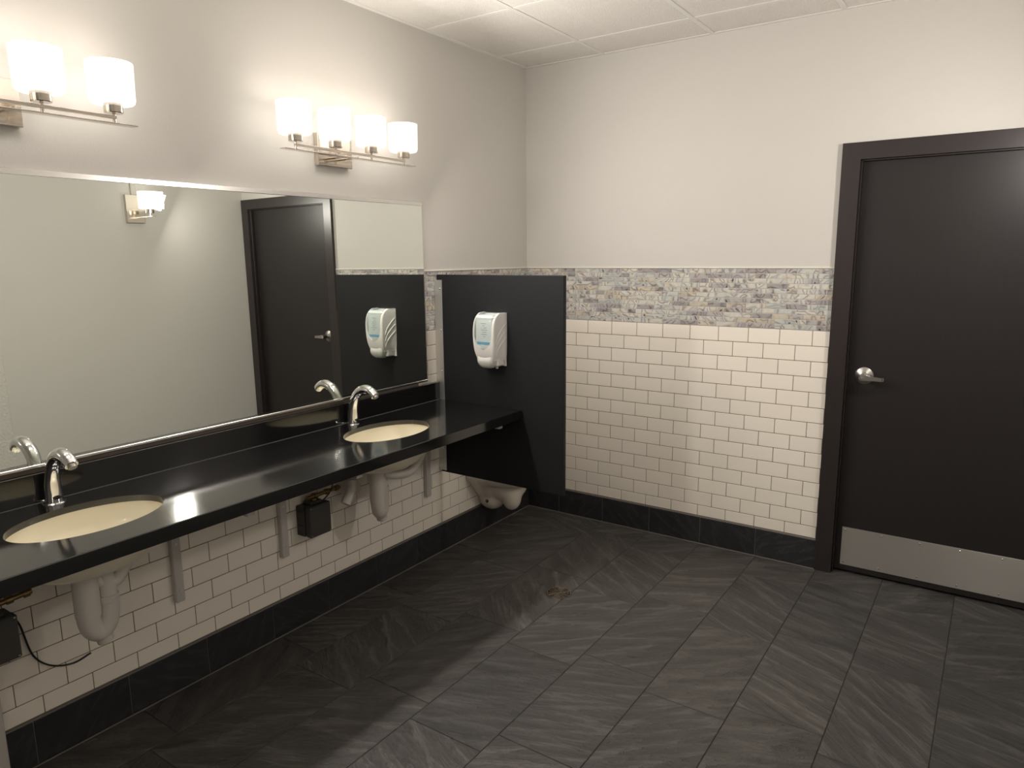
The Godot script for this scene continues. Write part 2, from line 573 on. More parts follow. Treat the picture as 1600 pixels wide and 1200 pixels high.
func build_walls() -> void:
	var never := func(_p: float, _y: float) -> bool: return false
	# left wall
	var w := setting("wall_left", "painted wall behind the vanity with white brick-pattern tile below", "wall")
	var st := begin()
	box_between(st, Vector3(-0.16, 0.0, -0.16), Vector3(-0.008, CEIL + 0.1, ROOM_Z + 0.15), 0.0)
	obj("core", st, M.paint, w)
	st = begin()
	box_between(st, Vector3(-0.0085, 1.545, -0.005), Vector3(-0.003, CEIL, ROOM_Z), 0.0)
	obj("painted_plaster", st, M.paint, w)
	st = begin()
	box_between(st, Vector3(-0.0085, 0.0, -0.006), Vector3(-0.0020, 1.236, 3.40), 0.0)
	obj("grout_bed", st, M.wall_grout, w)
	st = begin()
	box_between(st, Vector3(-0.0085, 1.236, -0.006), Vector3(-0.0020, 1.545, 3.40), 0.0)
	obj("mosaic_grout_bed", st, M.mosaic_grout, w)
	st = begin()
	box_between(st, Vector3(-0.0085, 0.0, 3.40), Vector3(-0.003, 1.545, ROOM_Z), 0.0)
	obj("painted_plaster", st, M.paint, w)
	wall_tiles(w, true, 0.6451, 0.1548, 0.0, 3.40, 0.160, 1.24, func(p: float, y: float) -> bool: return p > 1.10 and y > 0.90)
	mosaic(w, true, 0.0, 1.02)
	# back wall, with the opening of the door
	w = setting("wall_back", "painted wall with a swirled glass mosaic band over white tile", "wall")
	for r in [[-0.16, 0.0, 1.80, CEIL + 0.1], [1.80, 2.075, 2.85, CEIL + 0.1], [2.85, 0.0, ROOM_X + 0.15, CEIL + 0.1]]:
		st = begin()
		box_between(st, Vector3(r[0], r[1], -0.16), Vector3(r[2], r[3], -0.008), 0.0)
		obj("core", st, M.paint, w)
	for r in [[-0.008, 1.545, 1.80, CEIL], [1.80, 2.075, 2.85, CEIL], [2.85, 0.0, ROOM_X, CEIL]]:
		st = begin()
		box_between(st, Vector3(r[0], r[1], -0.0085), Vector3(r[2], r[3], -0.003), 0.0)
		obj("painted_plaster", st, M.paint, w)
	st = begin()
	box_between(st, Vector3(-0.006, 0.0, -0.0085), Vector3(1.80, 1.236, -0.0020), 0.0)
	obj("grout_bed", st, M.wall_grout, w)
	st = begin()
	box_between(st, Vector3(-0.006, 1.236, -0.0085), Vector3(1.80, 1.545, -0.0020), 0.0)
	obj("mosaic_grout_bed", st, M.mosaic_grout, w)
	wall_tiles(w, false, 0.2741, 0.158, 0.0, 1.785, 0.160, 1.24, never)
	mosaic(w, false, 0.0, 1.785)
	# right wall with the rough pier seen in the mirror
	w = setting("wall_right", "plain painted wall opposite the mirror", "wall")
	st = begin()
	box_between(st, Vector3(ROOM_X, 0.0, -0.16), Vector3(ROOM_X + 0.15, CEIL + 0.1, ROOM_Z + 0.15), 0.0)
	obj("painted_plaster", st, M.paint, w)
	st = begin()
	box_between(st, Vector3(ROOM_X - 0.008, 0.0, 1.872), Vector3(ROOM_X + 0.02, CEIL, ROOM_Z), 0.003)
	obj("rough_plaster", st, M.rough_paint, w)
	w = setting("wall_front", "plain painted wall at the far end of the washroom", "wall")
	st = begin()
	box_between(st, Vector3(-0.16, 0.0, ROOM_Z), Vector3(ROOM_X + 0.15, CEIL + 0.1, ROOM_Z + 0.15), 0.0)
	obj("painted_plaster", st, M.paint, w)
	# bases and the slim edge over the mosaic
	var jl := [0.0]
	for k in 12:
		jl.append(0.167 + k * 0.307)
	base_course("baseboard_left", true, jl, "black slate base course under the vanity wall tile")
	base_course("baseboard_back", false, [0.0, 0.24, 0.548, 0.856, 1.164, 1.472, 1.779], "black slate base course between the urinal corner and the door")
	var t := setting("trim_1", "slim cream edge strip along the top of the mosaic", "trim")
	st = begin()
	box_between(st, Vector3(-0.003, 1.541, -0.006), Vector3(1.779, 1.549, 0.003), 0.0012)
	obj("strip", st, M.edge_trim, t)
	st = begin()
	box_between(st, Vector3(-0.006, 1.541, 0.003), Vector3(0.003, 1.549, 0.975), 0.0012)
	obj("strip", st, M.edge_trim, t)

func build_ceiling() -> void:
	var c := setting("ceiling", "white acoustic tile ceiling in a metal grid", "ceiling")
	var st := begin()
	box_between(st, Vector3(-0.16, CEIL + 0.1, -0.16), Vector3(ROOM_X + 0.15, CEIL + 0.22, ROOM_Z + 0.15), 0.0)
	obj("deck", st, M.ceiling_grid, c)
	var xs := [-0.003, 0.52, 1.133, 1.745, 2.357, ROOM_X]
	var zs := [-0.003, 0.297]
	for k in 9:
		zs.append(0.297 + (k + 1) * 0.607)
	zs[-1] = ROOM_Z
	for i in xs.size() - 1:
		for k in zs.size() - 1:
			var x0: float = xs[i]
			var x1: float = xs[i + 1]
			var z0: float = zs[k]
			var z1: float = zs[k + 1]
			if z1 - z0 < 0.03:
				continue
			var o := inst("ceiling_tile", tile_mesh(Vector3(x1 - x0 - 0.016, 0.016, z1 - z0 - 0.016), 0.003), M.ceiling_board, c)
			o.position = Vector3((x0 + x1) * 0.5, CEIL + 0.010, (z0 + z1) * 0.5)
	for i in range(1, xs.size() - 1):
		st = begin()
		box_between(st, Vector3(xs[i] - 0.012, CEIL - 0.001, 0.0), Vector3(xs[i] + 0.012, CEIL + 0.05, ROOM_Z), 0.001)
		obj("main_tee", st, M.ceiling_grid, c)
	for k in range(1, zs.size() - 1):
		for i in xs.size() - 1:
			st = begin()
			box_between(st, Vector3(xs[i] + 0.012, CEIL, zs[k] - 0.012), Vector3(xs[i + 1] - 0.012, CEIL + 0.05, zs[k] + 0.012), 0.001)
			obj("cross_tee", st, M.ceiling_grid, c)
	for r in [[-0.004, -0.004, ROOM_X, 0.020], [-0.004, 0.020, 0.020, ROOM_Z], [ROOM_X - 0.02, 0.020, ROOM_X + 0.002, ROOM_Z]]:
		st = begin()
		box_between(st, Vector3(r[0], CEIL - 0.001, r[1]), Vector3(r[2], CEIL + 0.03, r[3]), 0.001)
		obj("wall_angle", st, M.ceiling_grid, c)

func build_door() -> void:
	var d := setting("door_1", "dark stained wooden door with lever handle and steel kick plate", "door")
	var xl := 1.779
	var xr := 2.868
	var fw := 0.080
	var top := 2.117
	# frame: mitred face boards with a reveal behind
	var zf := 0.020
	for side in [0, 1]:
		var st := begin()
		var xo: float = xl if side == 0 else xr
		var xi: float = xl + fw if side == 0 else xr - fw
		var sg := 1.0 if side == 0 else -1.0
		flat(st, [Vector3(xo, 0.001, zf), Vector3(xi, 0.001, zf), Vector3(xi, top - fw + 0.003, zf), Vector3(xo, top, zf)], Vector3(0, 0, 1))
		flat(st, [Vector3(xo, 0.001, zf), Vector3(xo, top, zf), Vector3(xo, top, -0.005), Vector3(xo, 0.001, -0.005)], Vector3(-sg, 0, 0))
		flat(st, [Vector3(xi, 0.001, zf), Vector3(xi, top - fw + 0.003, zf), Vector3(xi, top - fw + 0.003, -0.12), Vector3(xi, 0.001, -0.12)], Vector3(sg, 0, 0))
		flat(st, [Vector3(xo, 0.001, zf), Vector3(xi, 0.001, zf), Vector3(xi, 0.001, -0.12), Vector3(xo, 0.001, -0.12)], Vector3(0, -1, 0))
		flat(st, [Vector3(xo, 0.001, -0.12), Vector3(xi, 0.001, -0.12), Vector3(xi, top - fw, -0.12), Vector3(xo, top, -0.12)], Vector3(0, 0, -1))
		obj("jamb", st, M.frame_wood, d)
		st = begin()
		box_between(st, Vector3(minf(xi, xi + sg * 0.007), 0.002, -0.018), Vector3(maxf(xi, xi + sg * 0.007), top - fw, -0.004), 0.0015)
		obj("jamb_bead", st, M.frame_wood, d)
		st = begin()
		box_between(st, Vector3(minf(xi, xi + sg * 0.012), 0.002, -0.12), Vector3(maxf(xi, xi + sg * 0.012), top - fw, -0.078), 0.002)
		obj("door_stop", st, M.frame_wood, d)
	var sh := begin()
	var yi := top - fw + 0.003
	flat(sh, [Vector3(xl, top, zf), Vector3(xr, top, zf), Vector3(xr - fw, yi, zf), Vector3(xl + fw, yi, zf)], Vector3(0, 0, 1))
	flat(sh, [Vector3(xl, top, zf), Vector3(xr, top, zf), Vector3(xr, top, -0.005), Vector3(xl, top, -0.005)], Vector3(0, 1, 0))
	flat(sh, [Vector3(xl + fw, yi, zf), Vector3(xr - fw, yi, zf), Vector3(xr - fw, yi, -0.12), Vector3(xl + fw, yi, -0.12)], Vector3(0, -1, 0))
	obj("head", sh, M.frame_wood, d)
	sh = begin()
	box_between(sh, Vector3(xl + fw, yi - 0.007, -0.018), Vector3(xr - fw, yi, -0.004), 0.0015)
	obj("head_bead", sh, M.frame_wood, d)
	# leaf
	var st := begin()
	box_between(st, Vector3(xl + fw + 0.004, 0.012, -0.076), Vector3(xr - fw - 0.004, yi - 0.004, -0.031), 0.002)
	obj("leaf", st, M.stained_wood, d)
	# something closed behind the gaps
	st = begin()
	box_between(st, Vector3(1.75, -0.02, -0.22), Vector3(2.95, 2.2, -0.161), 0.0)
	obj("corridor_side", st, M.hole_black, d)
	# kick plate
	st = begin()
	box_between(st, Vector3(1.893, 0.042, -0.031), Vector3(2.757, 0.243, -0.0288), 0.0006)
	var k := obj("kick_plate", st, M.brushed_steel, d)
	for i in 6:
		for y in [0.058, 0.229]:
			var s := begin()
			lathe(s, Vector3(1.908 + i * 0.1652, y, -0.0288), [Vector2(0.0045, 0.0), Vector2(0.0038, 0.0012), Vector2(0.0, 0.0018)], Basis(Vector3(1, 0, 0), PI / 2), 12, 1, 1, true)
			obj("screw", s, M.chrome, k)
	# lever set
	var face := Basis(Vector3(1, 0, 0), PI / 2)
	st = begin()
	lathe(st, Vector3(1.937, 1.025, -0.031), [Vector2(0.0425, 0.0), Vector2(0.0425, 0.003), Vector2(0.040, 0.005), Vector2(0.020, 0.015), Vector2(0.0185, 0.019), Vector2(0.016, 0.020), Vector2(0.0, 0.020)], face, 40)
	var rose := obj("lever_rose", st, M.satin_nickel, d)
	st = begin()
	tube(st, [Vector3(1.937, 1.024, -0.012), Vector3(1.937, 1.024, 0.036)], [0.0135, 0.0135], 24)
	var hub := obj("lever_hub", st, M.satin_nickel, d)
	st = begin()
	lathe(st, Vector3(1.937, 1.024, 0.036), [Vector2(0.0085, 0.0), Vector2(0.0085, 0.0012), Vector2(0.006, 0.0014), Vector2(0.0052, 0.0004), Vector2(0.0, 0.0004)], face, 20)
	obj("key_cylinder", st, M.chrome, hub)
	# handle: flat arm widening into the hub, with a returned tip
	st = begin()
	var arm := [[1.937, 1.024, 0.0140], [1.955, 1.0240, 0.0130], [1.975, 1.0225, 0.0105], [2.000, 1.0215, 0.0092], [2.026, 1.0205, 0.0088]]
	for i in arm.size() - 1:
		var a = arm[i]
		var b = arm[i + 1]
		var P := []
		for e in [a, b]:
			for z in [0.024, 0.034]:
				P.append([Vector3(e[0], e[1] - e[2], z), Vector3(e[0], e[1] + e[2], z)])
		quad(st, P[1][0], P[1][1], P[3][1], P[3][0], Vector3(0, 0, 1))
		quad(st, P[0][0], P[0][1], P[2][1], P[2][0], Vector3(0, 0, -1))
		quad(st, P[0][1], P[1][1], P[3][1], P[2][1], Vector3(0, 1, 0))
		quad(st, P[0][0], P[1][0], P[3][0], P[2][0], Vector3(0, -1, 0))
	box_between(st, Vector3(2.022, 1.0117, 0.004), Vector3(2.031, 1.0293, 0.034), 0.0015)
	obj("lever", st, M.satin_nickel, d)
	rose.set_meta("label", "round brushed nickel lever rose")

# ------------------------------------------------------------------ vanity
func ellipse_point(cz: float, a: float, b: float, t: float, y: float) -> Vector3:
	return Vector3(0.279 + b * cos(t), y, cz + a * sin(t))

func build_counter() -> void:
	var x0 := 0.0005
	var x1 := 0.547
	var y1 := COUNTER
	var y0 := COUNTER - 0.020
	var yf := COUNTER - 0.047
	var xa := 0.500
	var z0 := 0.892
	var z1 := 3.45
	var ch := 0.0025
	var t := thing("vanity_counter", "long black quartz vanity counter with two oval basin cutouts", "counter")
	var st := begin()
	var holes := [[1.552, 0.221, 0.149], [2.809, 0.216, 0.147]]
	var edges := [z0]
	for h in holes:
		edges.append(h[0] - 0.27)
		edges.append(h[0] + 0.27)
	edges.append(z1)
	for i in range(0, edges.size() - 1, 2):
		for yy in [y0, y1]:
			flat(st, [Vector3(x0, yy, edges[i]), Vector3(x1 - ch, yy, edges[i]), Vector3(x1 - ch, yy, edges[i + 1]), Vector3(x0, yy, edges[i + 1])], Vector3(0, 1 if yy == y1 else -1, 0))
	for h in holes:
		var n := 72
		var cz: float = h[0]
		for k in n:
			var e := []
			var r := []
			for q in [k, k + 1]:
				var tt: float = TAU * q / n
				e.append(ellipse_point(cz, h[1], h[2], tt, 0.0))
				var d := Vector2(cos(tt), sin(tt))
				var sx: float = ((x1 - ch - 0.279) if d.x > 0.0 else (0.279 - x0)) / maxf(absf(d.x), 1e-6)
				var sz: float = 0.27 / maxf(absf(d.y), 1e-6)
				var s := minf(sx, sz)
				r.append(Vector3(0.279 + d.x * s, 0.0, cz + d.y * s))
			for yy in [y0, y1]:
				var up := Vector3(0, yy, 0)
				flat(st, [e[0] + up, r[0] + up, r[1] + up, e[1] + up], Vector3(0, 1 if yy == y1 else -1, 0))
			var na := Vector3(0.279 - e[0].x, 0, (cz - e[0].z) * pow(h[2] / h[1], 2.0)).normalized()
			var nb := Vector3(0.279 - e[1].x, 0, (cz - e[1].z) * pow(h[2] / h[1], 2.0)).normalized()
			var lo := Vector3(0, y0, 0)
			var hi := Vector3(0, y1, 0)
			tri(st, e[0] + lo, e[1] + lo, e[1] + hi, na, nb, nb)
			tri(st, e[0] + lo, e[1] + hi, e[0] + hi, na, nb, na)
		# corners of the square that the radial strips cut across
		for sx in [x0, x1 - ch]:
			for sz in [-0.27, 0.27]:
				var ang := atan2(sz, sx - 0.279)
				var kk := fposmod(ang, TAU) / TAU * n
				var pa: float = TAU * floorf(kk) / n
				var pb: float = TAU * ceilf(kk) / n
				var pp := []
				for tt in [pa, pb]:
					var d := Vector2(cos(tt), sin(tt))
					var s1: float = ((x1 - ch - 0.279) if d.x > 0.0 else (0.279 - x0)) / maxf(absf(d.x), 1e-6)
					var s2: float = 0.27 / maxf(absf(d.y), 1e-6)
					var s := minf(s1, s2)
					pp.append(Vector3(0.279 + d.x * s, 0.0, cz + d.y * s))
				for yy in [y0, y1]:
					var up := Vector3(0, yy, 0)
					flat(st, [pp[0] + up, Vector3(sx, yy, cz + sz), pp[1] + up], Vector3(0, 1 if yy == y1 else -1, 0))
	# built-up front edge with eased corners, ends and back
	flat(st, [Vector3(x1, yf + ch, z0), Vector3(x1, y1 - ch, z0), Vector3(x1, y1 - ch, z1), Vector3(x1, yf + ch, z1)], Vector3(1, 0, 0))
	flat(st, [Vector3(x1, y1 - ch, z0), Vector3(x1 - ch, y1, z0), Vector3(x1 - ch, y1, z1), Vector3(x1, y1 - ch, z1)], Vector3(1, 1, 0).normalized())
	flat(st, [Vector3(x1, yf + ch, z0), Vector3(x1 - ch, yf, z0), Vector3(x1 - ch, yf, z1), Vector3(x1, yf + ch, z1)], Vector3(1, -1, 0).normalized())
	flat(st, [Vector3(xa, yf, z0), Vector3(x1 - ch, yf, z0), Vector3(x1 - ch, yf, z1), Vector3(xa, yf, z1)], Vector3(0, -1, 0))
	flat(st, [Vector3(xa, yf, z0), Vector3(xa, y0, z0), Vector3(xa, y0, z1), Vector3(xa, yf, z1)], Vector3(-1, 0, 0))
	for z in [z0, z1]:
		var nz := Vector3(0, 0, -1 if z == z0 else 1)
		flat(st, [Vector3(x0, y0, z), Vector3(xa, y0, z), Vector3(xa, y1, z), Vector3(x0, y1, z)], nz)
		flat(st, [Vector3(xa, yf, z), Vector3(x1 - ch, yf, z), Vector3(x1, yf + ch, z), Vector3(x1, y1 - ch, z), Vector3(x1 - ch, y1, z), Vector3(xa, y1, z)], nz)
	flat(st, [Vector3(x0, y0, z0), Vector3(x0, y1, z0), Vector3(x0, y1, z1), Vector3(x0, y0, z1)], Vector3(-1, 0, 0))
	obj("worktop", st, M.quartz, t)
	st = begin()
	box_between(st, Vector3(0.0005, 0.0006, z0), Vector3(0.0205, 0.095, z1), 0.0015)
	var b := thing("backsplash", "low black quartz backsplash strip under the wall mirror", "backsplash", Vector3(0.0, COUNTER, 0.0))
	obj("strip", st, M.quartz, b)
	st = begin()
	box_between(st, Vector3(0.0200, 0.0002, z0), Vector3(0.0216, 0.0014, z1), 0.0003)
	obj("caulk_line", st, M.caulk, b)

func build_sink(cz: float, a: float, b: float, label: String) -> void:
	var s := thing("oval_sink", label, "sink", Vector3(0.279, COUNTER - 0.020, cz), "undermount basins")
	var inner := []
	var outer := []
	for i in 15:
		var f := i / 14.0
		var r := pow(maxf(0.0, 1.0 - pow(1.0 - f, 2.6)), 0.5)
		inner.append(Vector2(maxf(0.14, r), -0.155 * (1.0 - f)))
	inner[0] = Vector2(0.14, -0.157)
	for i in 15:
		var f := 1.0 - i / 14.0
		var r := pow(maxf(0.0, 1.0 - pow(1.0 - f, 2.6)), 0.5)
		outer.append(Vector2(maxf(0.14, r * 1.03 + 0.02), -0.165 * (1.0 - f)))
	var st := begin()
	# inside: profile drawn from the rim down so that normals face in
	var inn := inner.duplicate()
	inn.reverse()
	var prof := []
	for p in inn:
		prof.append(Vector2(p.x, p.y - 0.0005))
	bowl_surface(st, prof, a + 0.006, b + 0.006, true)
	bowl_surface(st, outer, a + 0.006, b + 0.006, false)
	for k in 48:
		var t0 := TAU * k / 48.0
		var t1 := TAU * (k + 1) / 48.0
		var q := []
		for e in [[t0, 1.0], [t1, 1.0], [t1, 1.13], [t0, 1.13]]:
			q.append(Vector3((b + 0.006) * e[1] * cos(e[0]), -0.0005, (a + 0.006) * e[1] * sin(e[0])))
		flat(st, q, Vector3.UP)
	obj("bowl", st, M.vitreous, s)
	st = begin()
	lathe(st, Vector3(-0.04, -0.1575, 0.0), [Vector2(0.030, -0.004), Vector2(0.030, 0.002), Vector2(0.026, 0.003), Vector2(0.021, 0.001), Vector2(0.0, 0.0)], Basis(), 28)
	obj("drain_flange", st, M.chrome, s)

func bowl_surface(st: SurfaceTool, prof: Array, a: float, b: float, inside: bool) -> void:
	var seg := 56
	for i in prof.size() - 1:
		for k in seg:
			var P := []
			var N := []
			for q in [[i, k], [i + 1, k], [i + 1, k + 1], [i, k + 1]]:
				var p: Vector2 = prof[q[0]]
				var pa: Vector2 = prof[maxi(q[0] - 1, 0)]
				var pb: Vector2 = prof[mini(q[0] + 1, prof.size() - 1)]
				var d := pb - pa
				var t: float = TAU * q[1] / seg
				var nr := Vector2(absf(d.y), -absf(d.x) * a).normalized()
				var n := Vector3(nr.x * cos(t) / b * a, nr.y, nr.x * sin(t)).normalized()
				P.append(Vector3(p.x * b * cos(t) - 0.04 * (1.0 - clampf(p.x, 0.14, 1.0)), p.y, p.x * a * sin(t)))
				N.append(-n if inside else n)
			tri(st, P[0], P[1], P[2], N[0], N[1], N[2])
			tri(st, P[0], P[2], P[3], N[0], N[2], N[3])
	# closed floor
	var last: Vector2 = prof[-1] if inside else prof[-1]
	var ring := []
	for k in 24:
		var t := TAU * k / 24.0
		ring.append(Vector3(0.14 * b * cos(t) - 0.04 * 0.86, last.y, 0.14 * a * sin(t)))
	flat(st, ring, Vector3.UP if inside else Vector3.DOWN)

func build_faucet(z: float, label: String) -> void:
	var f := thing("sensor_faucet", label, "faucet", Vector3(0.055, COUNTER, z), "chrome sensor faucets")
	var st := begin()
	lathe(st, Vector3.ZERO, [Vector2(0.033, 0.0), Vector2(0.033, 0.002), Vector2(0.030, 0.004), Vector2(0.0, 0.004)], Basis(), 32)
	obj("base_ring", st, M.chrome, f)
	st = begin()
	var path := smooth_path([Vector3(0.0, 0.005, 0), Vector3(0.002, 0.045, 0), Vector3(0.006, 0.085, 0), Vector3(0.022, 0.125, 0), Vector3(0.052, 0.157, 0), Vector3(0.090, 0.170, 0), Vector3(0.125, 0.163, 0), Vector3(0.148, 0.145, 0)], 6)
	tube(st, path, [0.0265, 0.0240, 0.0215, 0.0205, 0.0210, 0.0212, 0.0205, 0.0190], 24)
	var body := obj("spout", st, M.chrome, f)
	st = begin()
	var dir := Vector3(0.62, -0.78, 0).normalized()
	tube(st, [Vector3(0.147, 0.146, 0), Vector3(0.147, 0.146, 0) + dir * 0.011], [0.0135, 0.0125], 20)
	obj("aerator", st, M.satin_nickel, body)
	st = begin()
	lathe(st, Vector3(0.0255, 0.022, 0.0), [Vector2(0.010, 0.0), Vector2(0.009, 0.0025), Vector2(0.0, 0.003)], Basis(Vector3(0, 0, 1), -PI / 2), 20, 0.6, 1.3)
	obj("sensor_window", st, M.dark_lens, body)

func build_mirror() -> void:
	var m := thing("wall_mirror", "long frameless wall mirror in a slim metal channel above the counter", "mirror", Vector3(0.013, 1.4, 1.5))
	var z0 := 0.981 - 1.5
	var z1 := 3.40 - 1.5
	var y0 := 0.984 - 1.4
	var y1 := 1.868 - 1.4
	m.rotation = Vector3(0, -0.003, 0.004)
	var st := begin()
	box_between(st, Vector3(-0.006, y0, z0), Vector3(0.0, y1, z1), 0.0004)
	obj("glass", st, M.mirror_glass, m)
	st = begin()
	box_between(st, Vector3(-0.009, y1 - 0.001, z0), Vector3(0.005, y1 + 0.017, z1), 0.001)
	obj("top_channel", st, M.mirror_channel, m)
	st = begin()
	box_between(st, Vector3(-0.010, y0 - 0.008, z0), Vector3(0.004, y0 + 0.002, z1), 0.0015)
	obj("bottom_channel", st, M.mirror_channel, m)
	st = begin()
	box_between(st, Vector3(-0.009, y0, z0 - 0.003), Vector3(0.001, y1, z0), 0.0005)
	obj("edge_strip", st, M.mirror_channel, m)

func shade_mesh(r: float, h: float) -> ArrayMesh:
	var st := begin()
	var p := [Vector2(0.020, 0.002), Vector2(r * 0.86, 0.0), Vector2(r * 0.93, 0.004), Vector2(r * 0.965, 0.012), Vector2(r, h - 0.003), Vector2(r - 0.0015, h), Vector2(r - 0.004, h - 0.002), Vector2(r * 0.93, 0.014), Vector2(r * 0.82, 0.006), Vector2(0.020, 0.006)]
	lathe(st, Vector3.ZERO, p, Basis(), 48, 1, 1, true)
	return st.commit()

func build_vanity(cz: float, label: String, energy: float, halo: float) -> void:
	var v := thing("vanity_light", label, "light fixture", Vector3(0.0, 2.0, cz), "four-shade vanity lights over the mirror")
	var st := begin()
	box_between(st, Vector3(-0.003, 0.003, -0.095), Vector3(0.024, 0.135, 0.095), 0.0015)
	obj("backplate", st, M.nickel, v)
	for z in [-0.03, 0.03]:
		st = begin()
		tube(st, [Vector3(0.022, 0.036, z), Vector3(0.130, 0.036, z)], [0.0045, 0.0045], 14)
		obj("stand_off", st, M.nickel, v)
	st = begin()
	box_between(st, Vector3(0.133, 0.044, -0.3105), Vector3(0.143, 0.054, 0.3105), 0.0008)
	obj("upper_bar", st, M.nickel, v)
	st = begin()
	box_between(st, Vector3(0.122, 0.028, -0.369), Vector3(0.154, 0.0315, 0.369), 0.0006)
	obj("lower_bar", st, M.nickel, v)
	var mesh := shade_mesh(0.067, 0.121)
	for k in 4:
		var z := (k - 1.5) * 0.203
		st = begin()
		lathe(st, Vector3(0.138, 0.0, z), [Vector2(0.0, 0.061), Vector2(0.026, 0.061), Vector2(0.0275, 0.063), Vector2(0.0275, 0.088), Vector2(0.024, 0.090), Vector2(0.0, 0.090)], Basis(), 28)
		tube(st, [Vector3(0.138, 0.030, z), Vector3(0.138, 0.062, z)], [0.005, 0.005], 12)
		obj("socket_cup", st, M.nickel, v)
		var s := inst("glass_lamp_shade", mesh, M.shade_glass, v)
		s.position = Vector3(0.138, 0.088, z)
		lamp(v, Vector3(0.138, 0.088 + 0.075, z), halo, 0.045)

	# the lit faces of the shades: to the room, and slanting down, up and to both ends
	glow(v, Vector3(0.212, 0.150, 0.0), Vector3.RIGHT, Vector2(0.742, 0.118), energy * 0.72)
	glow(v, Vector3(0.204, 0.088, 0.0), Vector3(0.6, -0.8, 0.0), Vector2(0.742, 0.12), energy * 0.38)
	glow(v, Vector3(0.204, 0.212, 0.0), Vector3(0.6, 0.8, 0.0), Vector2(0.742, 0.07), energy * 0.12)
	glow(v, Vector3(0.205, 0.130, -0.362), Vector3(0.85, -0.36, -0.39), Vector2(0.11, 0.11), energy * 0.56)
	glow(v, Vector3(0.205, 0.130, 0.362), Vector3(0.85, -0.38, 0.37), Vector2(0.11, 0.11), energy * 0.25)

func build_sconce(label: String, at: Vector3, turn: float, energy: float, halo: float) -> void:
	var v := thing("wall_sconce", label, "light fixture", at, "single wall sconces")
	v.rotation.y = turn
	var st := begin()
	box_between(st, Vector3(-0.026, 0.0, -0.067), Vector3(0.002, 0.20, 0.067), 0.0015)
	obj("backplate", st, M.nickel, v)
	st = begin()
	box_between(st, Vector3(-0.185, 0.040, -0.062), Vector3(-0.020, 0.0440, -0.035), 0.0006)
	obj("arm", st, M.nickel, v)
	st = begin()
	lathe(st, Vector3(-0.135, 0.0, -0.048), [Vector2(0.0, 0.066), Vector2(0.028, 0.066), Vector2(0.029, 0.068), Vector2(0.029, 0.095), Vector2(0.0, 0.096)], Basis(), 28)
	tube(st, [Vector3(-0.135, 0.042, -0.048), Vector3(-0.135, 0.068, -0.048)], [0.005, 0.005], 12)
	obj("socket_cup", st, M.nickel, v)
	var s := inst("glass_lamp_shade", shade_mesh(0.076, 0.125), M.shade_glass, v)
	s.position = Vector3(-0.135, 0.094, -0.048)
	lamp(v, Vector3(-0.135, 0.094 + 0.07, -0.048), halo, 0.05)
	glow(v, Vector3(-0.218, 0.155, -0.048), Vector3.LEFT, Vector2(0.12, 0.115), energy)
	glow(v, Vector3(-0.200, 0.140, -0.100), Vector3(-0.66, -0.36, -0.66), Vector2(0.11, 0.115), energy * 0.95)

func build_raceway() -> void:
	var r := thing("wire_raceway", "narrow metal raceway running up the wall from the single sconce", "raceway", Vector3(ROOM_X, 2.105, 0.91))
	var st := begin()
	box_between(st, Vector3(-0.014, 0.0, -0.019), Vector3(0.001, CEIL - 2.107, 0.019), 0.002)
	obj("cover", st, M.painted_steel, r)

# ------------------------------------------------------------------ urinal screen, dispenser, urinal
func build_screen() -> void:
	var p := thing("urinal_screen", "charcoal laminate privacy screen fixed to the wall beside the counter", "privacy screen")
	var st := begin()
	box_between(st, Vector3(0.014, 0.462, 0.861), Vector3(0.783, 1.525, 0.885), 0.0022)
	obj("panel", st, M.laminate, p)
	for z in [[0.8852, 0.8885], [0.8575, 0.8608]]:
		st = begin()
		box_between(st, Vector3(0.003, 0.472, z[0]), Vector3(0.052, 1.497, z[1]), 0.0006)
		var f := obj("wall_bracket", st, M.aluminium, p)
		if z[0] > 0.87:
			for y in [1.452, 1.236, 1.018, 0.60]:
				var s := begin()
				lathe(s, Vector3(0.038, y, 0.8885), [Vector2(0.0055, 0.0), Vector2(0.005, 0.002), Vector2(0.003, 0.003), Vector2(0.0, 0.0032)], Basis(Vector3(1, 0, 0), PI / 2), 14, 1, 1, true)
				obj("screw", s, M.chrome, f)
	st = begin()
	box_between(st, Vector3(0.0005, 0.472, 0.8575), Vector3(0.004, 1.497, 0.8885), 0.0006)
	obj("bracket_web", st, M.aluminium, p)

